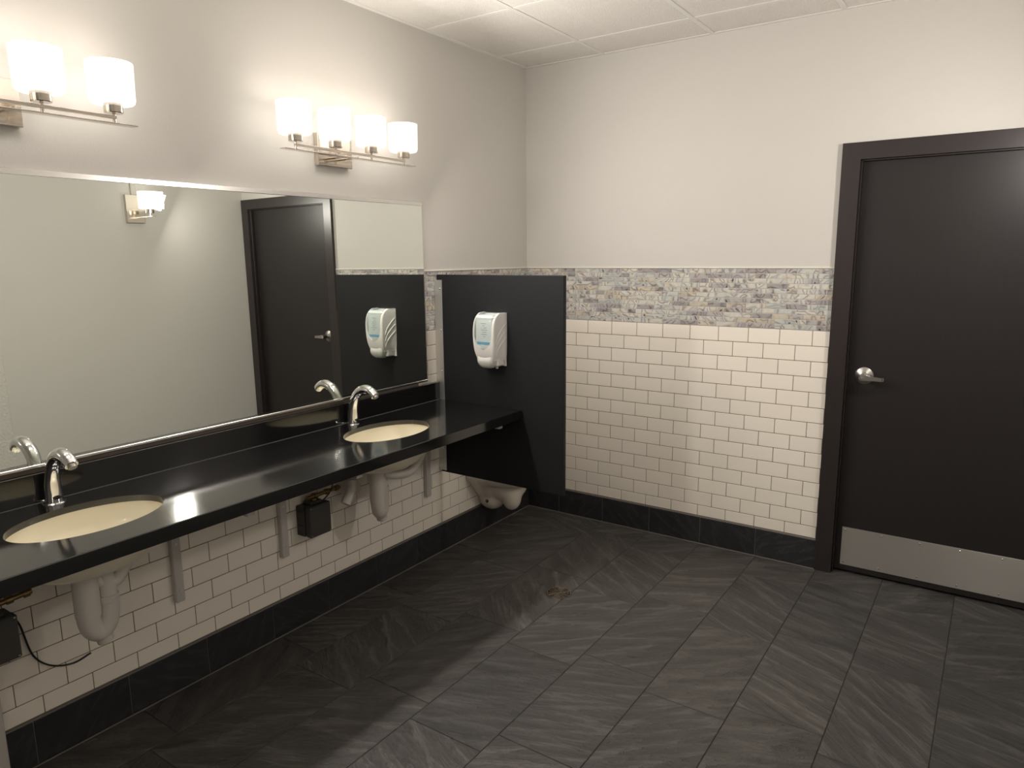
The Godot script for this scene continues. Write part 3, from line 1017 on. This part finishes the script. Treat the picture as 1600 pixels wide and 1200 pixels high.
func build_dispenser() -> void:
	var d := thing("soap_dispenser", "white wall soap dispenser with clear window on the charcoal screen", "dispenser", Vector3(0.388, 1.070, 0.885))
	# rows: height, half width at the front, front depth, half width at the back
	var rows := []
	for e in [[0.040, 0.050, 0.084, 0.066], [0.055, 0.054, 0.092, 0.068], [0.075, 0.058, 0.098, 0.0695], [0.095, 0.061, 0.102, 0.070], [0.125, 0.0635, 0.105, 0.071], [0.160, 0.0645, 0.106, 0.0715], [0.195, 0.0645, 0.105, 0.072], [0.225, 0.0635, 0.100, 0.072], [0.243, 0.063, 0.092, 0.072], [0.257, 0.063, 0.080, 0.072], [0.267, 0.063, 0.066, 0.072], [0.272, 0.063, 0.055, 0.072]]:
		rows.append(e)
	var fine := []
	for i in rows.size() - 1:
		for k in 4:
			var e := []
			for c in 4:
				var r0: float = rows[maxi(i - 1, 0)][c]
				var r3: float = rows[mini(i + 2, rows.size() - 1)][c]
				e.append(cubic_interpolate(rows[i][c], rows[i + 1][c], r0, r3, k / 4.0) if c > 0 else lerpf(rows[i][c], rows[i + 1][c], k / 4.0))
			fine.append(e)
	fine.append(rows[-1])
	var win := func(y: float) -> float:
		var f := clampf((y - 0.098) / 0.075, 0.0, 1.0)
		return 0.0535 * sqrt(1.0 - (1.0 - f) * (1.0 - f))
	var body := begin()
	var cover := begin()
	for sg in [-1.0, 1.0]:
		var cheek := []
		var edge := []
		for a in fine:
			var w: float = win.call(a[0])
			var row := [Vector3(sg * w, a[0], a[2])]
			# rounded front corner, then back along the side with a slight hollow
			for q in 6:
				var t := q / 5.0 * PI / 2
				row.append(Vector3(sg * (a[1] - 0.010 + 0.010 * sin(t)), a[0], a[2] - 0.011 + 0.010 * cos(t)))
			for q in range(1, 5):
				var f := q / 4.0
				row.append(Vector3(sg * (lerpf(a[1], a[3], f) - 0.002 * sin(f * PI)), a[0], lerpf(a[2] - 0.011, 0.0, f)))
			cheek.append(row)
			if w > 0.001:
				edge.append([row[0], row[0] - Vector3(0, 0, 0.010)])
		sheet(body, cheek, Vector3(sg, 0, 0.4))
		sheet(body, edge, Vector3(-sg, 0.2, 0))
	var pane := []
	for a in fine:
		var w: float = win.call(a[0])
		if w > 0.001:
			var row := []
			for k in 9:
				var f := -1.0 + k / 4.0
				row.append(Vector3(w * f, a[0], a[2] - 0.001 + 0.003 * (1.0 - f * f)))
			pane.append(row)
	sheet(cover, pane, Vector3(0, 0, 1))
	# bottom, back wall of the cavity, top rim
	var e0 = fine[0]
	flat(body, [Vector3(-e0[3], e0[0], 0), Vector3(e0[3], e0[0], 0), Vector3(e0[1], e0[0], e0[2]), Vector3(-e0[1], e0[0], e0[2])], Vector3.DOWN)
	var e1 = fine[-1]
	flat(cover, [Vector3(-0.052, e1[0], 0.006), Vector3(0.052, e1[0], 0.006), Vector3(0.052, e1[0], e1[2]), Vector3(-0.052, e1[0], e1[2])], Vector3.UP)
	for sg in [-1.0, 1.0]:
		flat(body, [Vector3(sg * 0.052, e1[0], 0.0), Vector3(sg * e1[3], e1[0], 0.0), Vector3(sg * e1[1], e1[0], e1[2] - 0.01), Vector3(sg * 0.052, e1[0], e1[2])], Vector3.UP)
	box_between(body, Vector3(-0.0685, 0.008, 0.0003), Vector3(0.0685, 0.270, 0.006), 0.001)
	box_between(body, Vector3(-0.056, 0.010, 0.003), Vector3(0.056, 0.062, 0.060), 0.006)
	obj("body", body, M.white_plastic, d)
	# moulded waves down both cheeks
	for sg in [-1.0, 1.0]:
		var ws := begin()
		for q in 3:
			var pts := []
			for i in 9:
				var f := i / 8.0
				pts.append(Vector3(sg * lerpf(0.0618 + 0.0015 * q, 0.0690, f), lerpf(0.066 + q * 0.034, 0.148 + q * 0.036, pow(f, 0.62)), lerpf(0.080, 0.006, f)))
			tube(ws, pts, [0.0015, 0.0030, 0.0034], 8)
		obj("moulded_wave", ws, M.white_plastic, d)
	# push bar: a curved apron under the window
	var pb := begin()
	var apron := []
	for r in [[0.056, 0.0490, 0.0965], [0.046, 0.0495, 0.1010], [0.034, 0.0485, 0.1010], [0.021, 0.0445, 0.0970], [0.010, 0.0380, 0.0890], [0.003, 0.0290, 0.0780], [0.0, 0.0200, 0.0650], [0.0, 0.0180, 0.0450]]:
		var row := [Vector3(-r[1] * 0.97, r[0], 0.045)]
		for k in 13:
			var f := -1.0 + k / 6.0
			row.append(Vector3(r[1] * f, r[0] + (0.012 * f * f if r[0] > 0.05 else 0.0), r[2] - 0.014 * pow(absf(f), 5.0)))
		row.append(Vector3(r[1] * 0.97, r[0], 0.045))
		apron.append(row)
	sheet(pb, apron, Vector3(0, -0.3, 1))
	obj("push_bar", pb, M.pale_plastic, d)
	obj("clear_window", cover, M.clear_cover, d)
	var bt := begin()
	bbox(bt, Vector3(0, 0.174, 0.052), Vector3(0.118, 0.178, 0.086), 0.012)
	var bottle := obj("soap_bottle", bt, M.bottle, d)
	bt = begin()
	bbox(bt, Vector3(0, 0.1265, 0.0527), Vector3(0.1190, 0.020, 0.0862), 0.004)
	obj("blue_soap", bt, M.blue_soap, bottle)
	for k in 7:
		bt = begin()
		var w: float = [0.030, 0.012, 0.034, 0.040, 0.030, 0.038, 0.022][k]
		box_between(bt, Vector3(-w * 0.5 + [0.0, -0.004, 0.0, 0.003, 0.004, 0.002, 0.006][k], 0.222 - k * 0.0105, 0.0948), Vector3(w * 0.5, 0.2245 - k * 0.0105, 0.0954), 0.0002)
		obj("print_line", bt, M.print_ink, bottle)
	var nz := begin()
	lathe(nz, Vector3(0.030, 0.000, 0.030), [Vector2(0.0, -0.004), Vector2(0.006, -0.004), Vector2(0.007, 0.0), Vector2(0.009, 0.012), Vector2(0.0, 0.012)], Basis(), 16)
	obj("nozzle", nz, M.pale_plastic, d)

# smooth union and surface nets, for the one free-form piece of china
func smin(a: float, b: float, k: float) -> float:
	var h := clampf(0.5 + 0.5 * (b - a) / k, 0.0, 1.0)
	return lerpf(b, a, h) - k * h * (1.0 - h)

func ell(p: Vector3, c: Vector3, r: Vector3) -> float:
	var q := (p - c) / r
	var l := q.length()
	return (l - 1.0) * minf(r.x, minf(r.y, r.z)) if l < 0.6 else l * (l - 1.0) / ((p - c) / (r * r)).length()

func rbox(p: Vector3, c: Vector3, h: Vector3, r: float) -> float:
	var q := (p - c).abs() - h + Vector3(r, r, r)
	return Vector3(maxf(q.x, 0), maxf(q.y, 0), maxf(q.z, 0)).length() + minf(maxf(q.x, maxf(q.y, q.z)), 0.0) - r

func urinal_field(p: Vector3) -> float:
	# p: x out from the wall, y up, z across from the middle
	var y := p.y
	var f := clampf((y - 0.20) / 0.75, 0.0, 1.0)
	# backplate that narrows to the bottom
	var half := lerpf(0.10, 0.225, clampf((y - 0.20) / 0.16, 0.0, 1.0)) - 0.02 * f
	var back := rbox(Vector3(p.x, y, p.z * 0.225 / maxf(half, 0.02)), Vector3(0.03, 0.63, 0), Vector3(0.075, 0.42, 0.225), 0.04)
	# bowl lip
	var lip := ell(p, Vector3(0.115, 0.375, 0), Vector3(0.235, 0.095, 0.205))
	lip = maxf(lip, y - 0.385)
	var apron := ell(p, Vector3(0.14, 0.285, 0), Vector3(0.115, 0.095, 0.125))
	var trap := ell(p, Vector3(0.060, 0.210, 0.045), Vector3(0.085, 0.075, 0.075))
	var nose := ell(p, Vector3(0.195, 0.225, 0.035), Vector3(0.055, 0.075, 0.060))
	var solid := smin(back, lip, 0.03)
	solid = smin(solid, apron, 0.02)
	solid = smin(solid, trap, 0.010)
	solid = smin(solid, nose, 0.018)
	# hollow
	var hollow := ell(p, Vector3(0.16, 0.50, 0), Vector3(0.15, 0.165, 0.155))
	hollow = smin(hollow, rbox(p, Vector3(0.17, 0.72, 0), Vector3(0.10, 0.20, 0.15), 0.06), 0.04)
	return maxf(maxf(solid, -hollow), -p.x)

func nets(st: SurfaceTool, field: Callable, lo: Vector3, hi: Vector3, cell: float) -> void:
	var n := Vector3i(((hi - lo) / cell).ceil()) + Vector3i.ONE
	var val := PackedFloat32Array()
	val.resize(n.x * n.y * n.z)
	for k in n.z:
		for j in n.y:
			for i in n.x:
				val[(k * n.y + j) * n.x + i] = field.call(lo + Vector3(i, j, k) * cell)
	var vid := {}
	var pts := []
	var sx := 1
	var sy := n.x
	var sz := n.x * n.y
	for k in n.z - 1:
		for j in n.y - 1:
			for i in n.x - 1:
				var b := (k * n.y + j) * n.x + i
				var inside := 0
				var c := []
				for q in 8:
					var v := val[b + (q & 1) * sx + ((q >> 1) & 1) * sy + (q >> 2) * sz]
					c.append(v)
					if v < 0.0:
						inside += 1
				if inside == 0 or inside == 8:
					continue
				var sum := Vector3.ZERO
				var cnt := 0
				for e in [[0, 1], [2, 3], [4, 5], [6, 7], [0, 2], [1, 3], [4, 6], [5, 7], [0, 4], [1, 5], [2, 6], [3, 7]]:
					var va: float = c[e[0]]
					var vb: float = c[e[1]]
					if (va < 0.0) != (vb < 0.0):
						var t := va / (va - vb)
						var pa := Vector3(e[0] & 1, (e[0] >> 1) & 1, e[0] >> 2)
						var pb := Vector3(e[1] & 1, (e[1] >> 1) & 1, e[1] >> 2)
						sum += pa.lerp(pb, t)
						cnt += 1
				vid[b] = pts.size()
				pts.append(lo + (Vector3(i, j, k) + sum / cnt) * cell)
	var nrm := []
	var e := cell * 0.5
	for p in pts:
		nrm.append(Vector3(field.call(p + Vector3(e, 0, 0)) - field.call(p - Vector3(e, 0, 0)), field.call(p + Vector3(0, e, 0)) - field.call(p - Vector3(0, e, 0)), field.call(p + Vector3(0, 0, e)) - field.call(p - Vector3(0, 0, e))).normalized())
	for k in range(1, n.z - 1):
		for j in range(1, n.y - 1):
			for i in range(1, n.x - 1):
				var b := (k * n.y + j) * n.x + i
				for ax in 3:
					var step: int = [sx, sy, sz][ax]
					if (val[b] < 0.0) == (val[b + step] < 0.0):
						continue
					var u: int = [sy, sz, sx][ax]
					var v: int = [sz, sx, sy][ax]
					var ids := [b, b - u, b - u - v, b - v]
					if not (vid.has(ids[0]) and vid.has(ids[1]) and vid.has(ids[2]) and vid.has(ids[3])):
						continue
					var q := []
					for id in ids:
						q.append(vid[id])
					tri(st, pts[q[0]], pts[q[1]], pts[q[2]], nrm[q[0]], nrm[q[1]], nrm[q[2]])
					tri(st, pts[q[0]], pts[q[2]], pts[q[3]], nrm[q[0]], nrm[q[2]], nrm[q[3]])

func build_urinal() -> void:
	var u := thing("wall_urinal", "white china wall urinal half hidden behind the charcoal screen", "urinal", Vector3(0.001, 0, 0.44))
	var st := begin()
	nets(st, urinal_field, Vector3(-0.012, 0.115, -0.26), Vector3(0.38, 1.08, 0.26), 0.0125)
	obj("body", st, M.urinal_china, u)
	st = begin()
	lathe(st, Vector3(0.075, 0.205, 0.117), [Vector2(0.010, 0.0), Vector2(0.010, 0.003), Vector2(0.006, 0.003), Vector2(0.005, 0.001), Vector2(0.0, 0.001)], Basis(Vector3(1, 0, 0), PI / 2), 18)
	obj("bolt_cap", st, M.black_rubber, u)
	st = begin()
	tube(st, [Vector3(0.055, 1.04, 0), Vector3(0.055, 1.14, 0)], [0.012, 0.012], 16)
	tube(st, [Vector3(0.055, 1.10, 0), Vector3(0.0, 1.10, 0)], [0.011, 0.011], 16)
	obj("flush_pipe", st, M.chrome, u)

# ------------------------------------------------------------------ under the counter
func build_trap(cz: float, second: Vector3, hose: Array, stain: bool, label: String) -> void:
	var t := thing("wrapped_drain_trap", label, "drain trap", Vector3(0.20, 0, cz))
	var st := begin()
	lathe(st, Vector3.ZERO, [Vector2(0.0, 0.520), Vector2(0.0355, 0.520), Vector2(0.0370, 0.530), Vector2(0.0370, 0.660), Vector2(0.0355, 0.664), Vector2(0.0, 0.664)], Basis(), 28)
	obj("tailpiece_cover", st, M.pipe_wrap, t)
	st = begin()
	lathe(st, Vector3.ZERO, [Vector2(0.0, 0.660), Vector2(0.031, 0.660), Vector2(0.031, 0.672), Vector2(0.026, 0.675), Vector2(0.0, 0.676)], Basis(), 24)
	obj("drain_nut", st, M.black_rubber, t)
	st = begin()
	var path := smooth_path([Vector3(0, 0.530, 0), Vector3(0, 0.505, 0), second * 0.16 + Vector3(0, 0.474, 0), second * 0.50 + Vector3(0, 0.462, 0), second * 0.86 + Vector3(0, 0.488, 0), second + Vector3(0, 0.535, 0), second + Vector3(0, 0.560, 0)], 5)
	tube(st, path, [0.0345, 0.0335, 0.032, 0.031, 0.030, 0.029], 20)
	obj("trap_bend_cover", st, M.pipe_wrap, t)
	st = begin()
	tube(st, [second * 0.50 + Vector3(0, 0.462, 0), second * 0.66 + Vector3(0, 0.424, 0)], [0.0245, 0.0245], 20)
	obj("cleanout_cap", st, M.pipe_wrap, t)
	st = begin()
	var arm := smooth_path([second + Vector3(0, 0.545, 0), second + Vector3(0, 0.600, 0), second + Vector3(-0.012, 0.640, 0.0), second + Vector3(-0.05, 0.655, 0), second + Vector3(-0.198 - second.x, 0.655, 0)], 5)
	tube(st, arm, [0.027, 0.027, 0.0265, 0.026, 0.026], 18)
	lathe(st, second + Vector3(0, 0.552, 0), [Vector2(0.0, 0.0), Vector2(0.031, 0.0), Vector2(0.032, 0.004), Vector2(0.032, 0.020), Vector2(0.031, 0.023), Vector2(0.0, 0.023)], Basis(), 24)
	obj("trap_arm_cover", st, M.pipe_wrap, t)
	st = begin()
	var hp := smooth_path(hose, 6)
	tube(st, hp, [0.017, 0.021, 0.022, 0.021, 0.019], 16)
	var h := obj("supply_hose_cover", st, M.pipe_wrap, t)
	if stain:
		st = begin()
		var n := hp.size()
		tube(st, hp.slice(int(n * 0.36), int(n * 0.66)), [0.0213, 0.0218, 0.0206], 16)
		obj("yellowed_sleeve", st, M.yellowed_wrap, h)

func build_control_box(at: Vector3, label: String, cord: Array, pipe: Array) -> void:
	var b := thing("sensor_control_box", label, "control box", at, "faucet control boxes under the counter")
	var st := begin()
	box_between(st, Vector3(0.0, -0.070, -0.058), Vector3(0.050, 0.066, 0.062), 0.003)
	obj("housing", st, M.box_plastic, b)
	st = begin()
	box_between(st, Vector3(0.052, -0.072, -0.060), Vector3(0.086, 0.068, 0.056), 0.004)
	var lid := obj("lid", st, M.box_plastic, b)
	for z in [-0.052, 0.048]:
		for y in [-0.064, 0.060]:
			st = begin()
			lathe(st, Vector3(0.086, y, z), [Vector2(0.0035, 0.0), Vector2(0.0028, 0.0012), Vector2(0.0, 0.0014)], Basis(Vector3(0, 0, 1), -PI / 2), 10)
			obj("screw", st, M.chrome, lid)
	for k in 4:
		st = begin()
		box_between(st, Vector3(0.008, -0.058 + k * 0.032, 0.060), Vector3(0.048, -0.052 + k * 0.032, 0.066), 0.001)
		obj("rib", st, M.box_plastic, b)
	st = begin()
	box_between(st, Vector3(0.012, 0.064, -0.034), Vector3(0.062, 0.080, 0.030), 0.003)
	obj("cap", st, M.box_plastic, b)
	st = begin()
	lathe(st, Vector3(0.04, 0.078, -0.006), [Vector2(0.0, 0.0), Vector2(0.016, 0.0), Vector2(0.016, 0.010), Vector2(0.011, 0.012), Vector2(0.011, 0.030), Vector2(0.0, 0.030)], Basis(), 6)
	tube(st, pipe, [0.009, 0.009], 14)
	for f in [0.25, 0.6, 0.9]:
		var c: Vector3 = pipe[0].lerp(pipe[-1], f)
		var d: Vector3 = (pipe[-1] - pipe[0]).normalized() * 0.009
		tube(st, [c - d, c + d], [0.0135, 0.0135], 6)
	obj("brass_valve", st, M.brass, b)
	st = begin()
	tube(st, smooth_path(cord, 6), [0.0030, 0.0030], 8)
	obj("cord", st, M.black_rubber, b)

func build_bracket(z: float, label: String) -> void:
	var b := thing("counter_bracket", label, "bracket", Vector3(0.0, 0.0, z), "grey steel counter brackets")
	var st := begin()
	box_between(st, Vector3(0.0006, 0.352, -0.017), Vector3(0.026, COUNTER - 0.0472, 0.017), 0.003)
	var leg := obj("wall_leg", st, M.painted_steel, b)
	st = begin()
	box_between(st, Vector3(0.020, COUNTER - 0.078, -0.016), Vector3(0.50, COUNTER - 0.0474, 0.016), 0.003)
	obj("support_arm", st, M.painted_steel, b)
	for y in [0.40, 0.58, 0.74]:
		st = begin()
		lathe(st, Vector3(0.026, y, 0.0), [Vector2(0.0055, 0.0), Vector2(0.0045, 0.0018), Vector2(0.0, 0.0024)], Basis(Vector3(0, 0, 1), -PI / 2), 12)
		obj("screw", st, M.aluminium, leg)

func build_stop_cover() -> void:
	var s := thing("valve_cover", "white plastic shutoff valve cover on the wall beside the drain trap", "valve cover", Vector3(0.0, 0.570, 1.585))
	var st := begin()
	tube(st, smooth_path([Vector3(0.002, 0.0, 0.0), Vector3(0.05, 0.004, 0.0), Vector3(0.095, 0.012, 0.006)], 4), [0.036, 0.035, 0.033], 20)
	obj("sleeve", st, M.pipe_wrap, s)
	st = begin()
	tube(st, smooth_path([Vector3(0.080, 0.040, 0.008), Vector3(0.090, 0.005, 0.025), Vector3(0.094, -0.050, 0.068)], 4), [0.020, 0.023, 0.023], 18)
	obj("branch", st, M.pipe_wrap, s)

func build_floor_drain() -> void:
	var d := thing("floor_drain", "round bronze floor drain grate set in the slate floor", "drain", Vector3(0.811, 0.0, 0.972))
	var st := begin()
	lathe(st, Vector3.ZERO, [Vector2(0.0, 0.0006), Vector2(0.058, 0.0006)], Basis(), 36)
	var hole := obj("sump", st, M.hole_black, d)
	hole.set_meta("label", "dark opening under the grate")
	st = begin()
	for r in [[0.055, 0.0605], [0.0425, 0.0465], [0.0295, 0.0335], [0.0175, 0.0212], [0.0, 0.008]]:
		lathe(st, Vector3.ZERO, [Vector2(r[1], 0.0004), Vector2(r[1], 0.0024), Vector2(r[1] - 0.0008, 0.0030), Vector2(maxf(r[0] + 0.0008, 0.0), 0.0030), Vector2(maxf(r[0], 0.0), 0.0024), Vector2(maxf(r[0], 0.0), 0.0004)], Basis(), 40)
	for k in 12:
		var a := TAU * k / 12.0
		var bs := Basis(Vector3.UP, a)
		bbox(st, bs * Vector3(0.0365, 0.0016, 0), Vector3(0.040, 0.0022, 0.0032), 0.0005, bs)
	for k in 2:
		var bs := Basis(Vector3.UP, PI * k + 0.9)
		bbox(st, bs * Vector3(0.028, 0.0017, 0), Vector3(0.056, 0.0025, 0.012), 0.0005, bs)
	obj("grate", st, M.bronze, d)

func build_post() -> void:
	var p := thing("support_post", "narrow grey metal post on the floor against the white tile", "post", Vector3(0.0, 0.0, 3.035))
	var st := begin()
	box_between(st, Vector3(0.0095, 0.0005, -0.022), Vector3(0.030, 0.400, 0.022), 0.003)
	obj("channel", st, M.painted_steel, p)
	st = begin()
	box_between(st, Vector3(0.0095, 0.0004, -0.030), Vector3(0.040, 0.006, 0.030), 0.001)
	obj("foot", st, M.painted_steel, p)

# ------------------------------------------------------------------ scene
func _ready() -> void:
	rng.seed = 20240611
	# camera
	var cam := Camera3D.new()
	cam.name = "camera"
	cam.fov = 56.745
	cam.near = 0.02
	add_child(cam)
	cam.position = Vector3(2.457, 1.613, 3.752)
	cam.rotation_order = EULER_ORDER_YXZ
	cam.rotation = Vector3(-0.1773, 0.6021, -0.0099)
	cam.current = true
	# environment and exposure
	var env := Environment.new()
	env.background_mode = Environment.BG_COLOR
	env.background_color = Color(0, 0, 0)
	env.tonemap_mode = Environment.TONE_MAPPER_LINEAR
	env.tonemap_exposure = 1.0
	env.sdfgi_enabled = true
	env.ssao_enabled = true
	env.ssil_enabled = true
	var we := WorldEnvironment.new()
	we.environment = env
	add_child(we)
	var vanity_energy := 1.32
	var vanity_halo := 0.019
	var sconce_energy := 0.54
	var sconce_halo := 0.006
	materials()
	# large structure
	build_floor()
	build_walls()
	build_ceiling()
	build_door()
	# fittings
	build_counter()
	build_mirror()
	build_screen()
	build_urinal()
	build_vanity(1.54, "four-shade nickel vanity light nearer the privacy screen, all shades lit", vanity_energy, vanity_halo)
	build_vanity(2.842, "four-shade nickel vanity light farther from the privacy screen", vanity_energy, vanity_halo)
	build_sconce("single white glass wall sconce on a nickel plate beside the door", Vector3(ROOM_X, 1.905, 0.915), 0.0, sconce_energy, sconce_halo)
	build_sconce("single white glass wall sconce on the wall facing the door", Vector3(2.600, 1.905, ROOM_Z), -PI / 2, sconce_energy * 0.6, sconce_halo)
	build_raceway()
	build_sink(1.552, 0.221, 0.149, "cream oval undermount basin nearer the privacy screen")
	build_sink(2.809, 0.216, 0.147, "cream oval undermount basin farther from the privacy screen")
	build_faucet(1.545, "curved chrome sensor faucet on the basin nearer the privacy screen")
	build_faucet(2.806, "curved chrome sensor faucet on the basin farther from the privacy screen")
	build_dispenser()
	build_trap(1.552, Vector3(-0.03, 0, -0.058), [Vector3(0.01, 0.650, -0.02), Vector3(0.005, 0.622, -0.105), Vector3(0.0, 0.607, -0.200), Vector3(0.0, 0.636, -0.268), Vector3(0.0, 0.684, -0.300), Vector3(0.0, 0.79, -0.312)], true, "white wrapped drain trap with a yellowed hose cover beside it")
	build_trap(2.809, Vector3(0.005, 0, -0.061), [Vector3(0.0, 0.645, -0.02), Vector3(0.004, 0.618, -0.05), Vector3(0.008, 0.612, -0.086), Vector3(0.008, 0.642, -0.114), Vector3(0.004, 0.688, -0.150), Vector3(0.0, 0.745, -0.212), Vector3(0.0, 0.800, -0.248)], false, "white wrapped drain trap with a clean white hose cover")
	build_stop_cover()
	build_control_box(Vector3(0.0, 0.489, 1.790), "dark grey sensor control box between two counter brackets", [Vector3(0.05, 0.068, -0.05), Vector3(0.055, 0.095, -0.085), Vector3(0.06, 0.150, -0.105), Vector3(0.062, 0.26, -0.108)], [Vector3(0.045, 0.098, 0.035), Vector3(0.045, 0.100, -0.150)])
	build_control_box(Vector3(0.0, 0.495, 3.018), "dark grey sensor control box trailing a black cord to the wall", [Vector3(0.05, 0.050, -0.056), Vector3(0.02, 0.0, -0.085), Vector3(0.008, -0.12, -0.113), Vector3(0.008, -0.180, -0.160), Vector3(0.008, -0.205, -0.225), Vector3(0.008, -0.196, -0.282)], [Vector3(0.045, 0.098, 0.035), Vector3(0.045, 0.108, -0.120)])
	build_bracket(2.414, "grey steel counter bracket midway between the two basins")
	build_bracket(1.934, "grey steel counter bracket beside the sensor control box")
	build_bracket(1.003, "grey steel counter bracket beside the privacy screen")
	build_floor_drain()
	build_post()
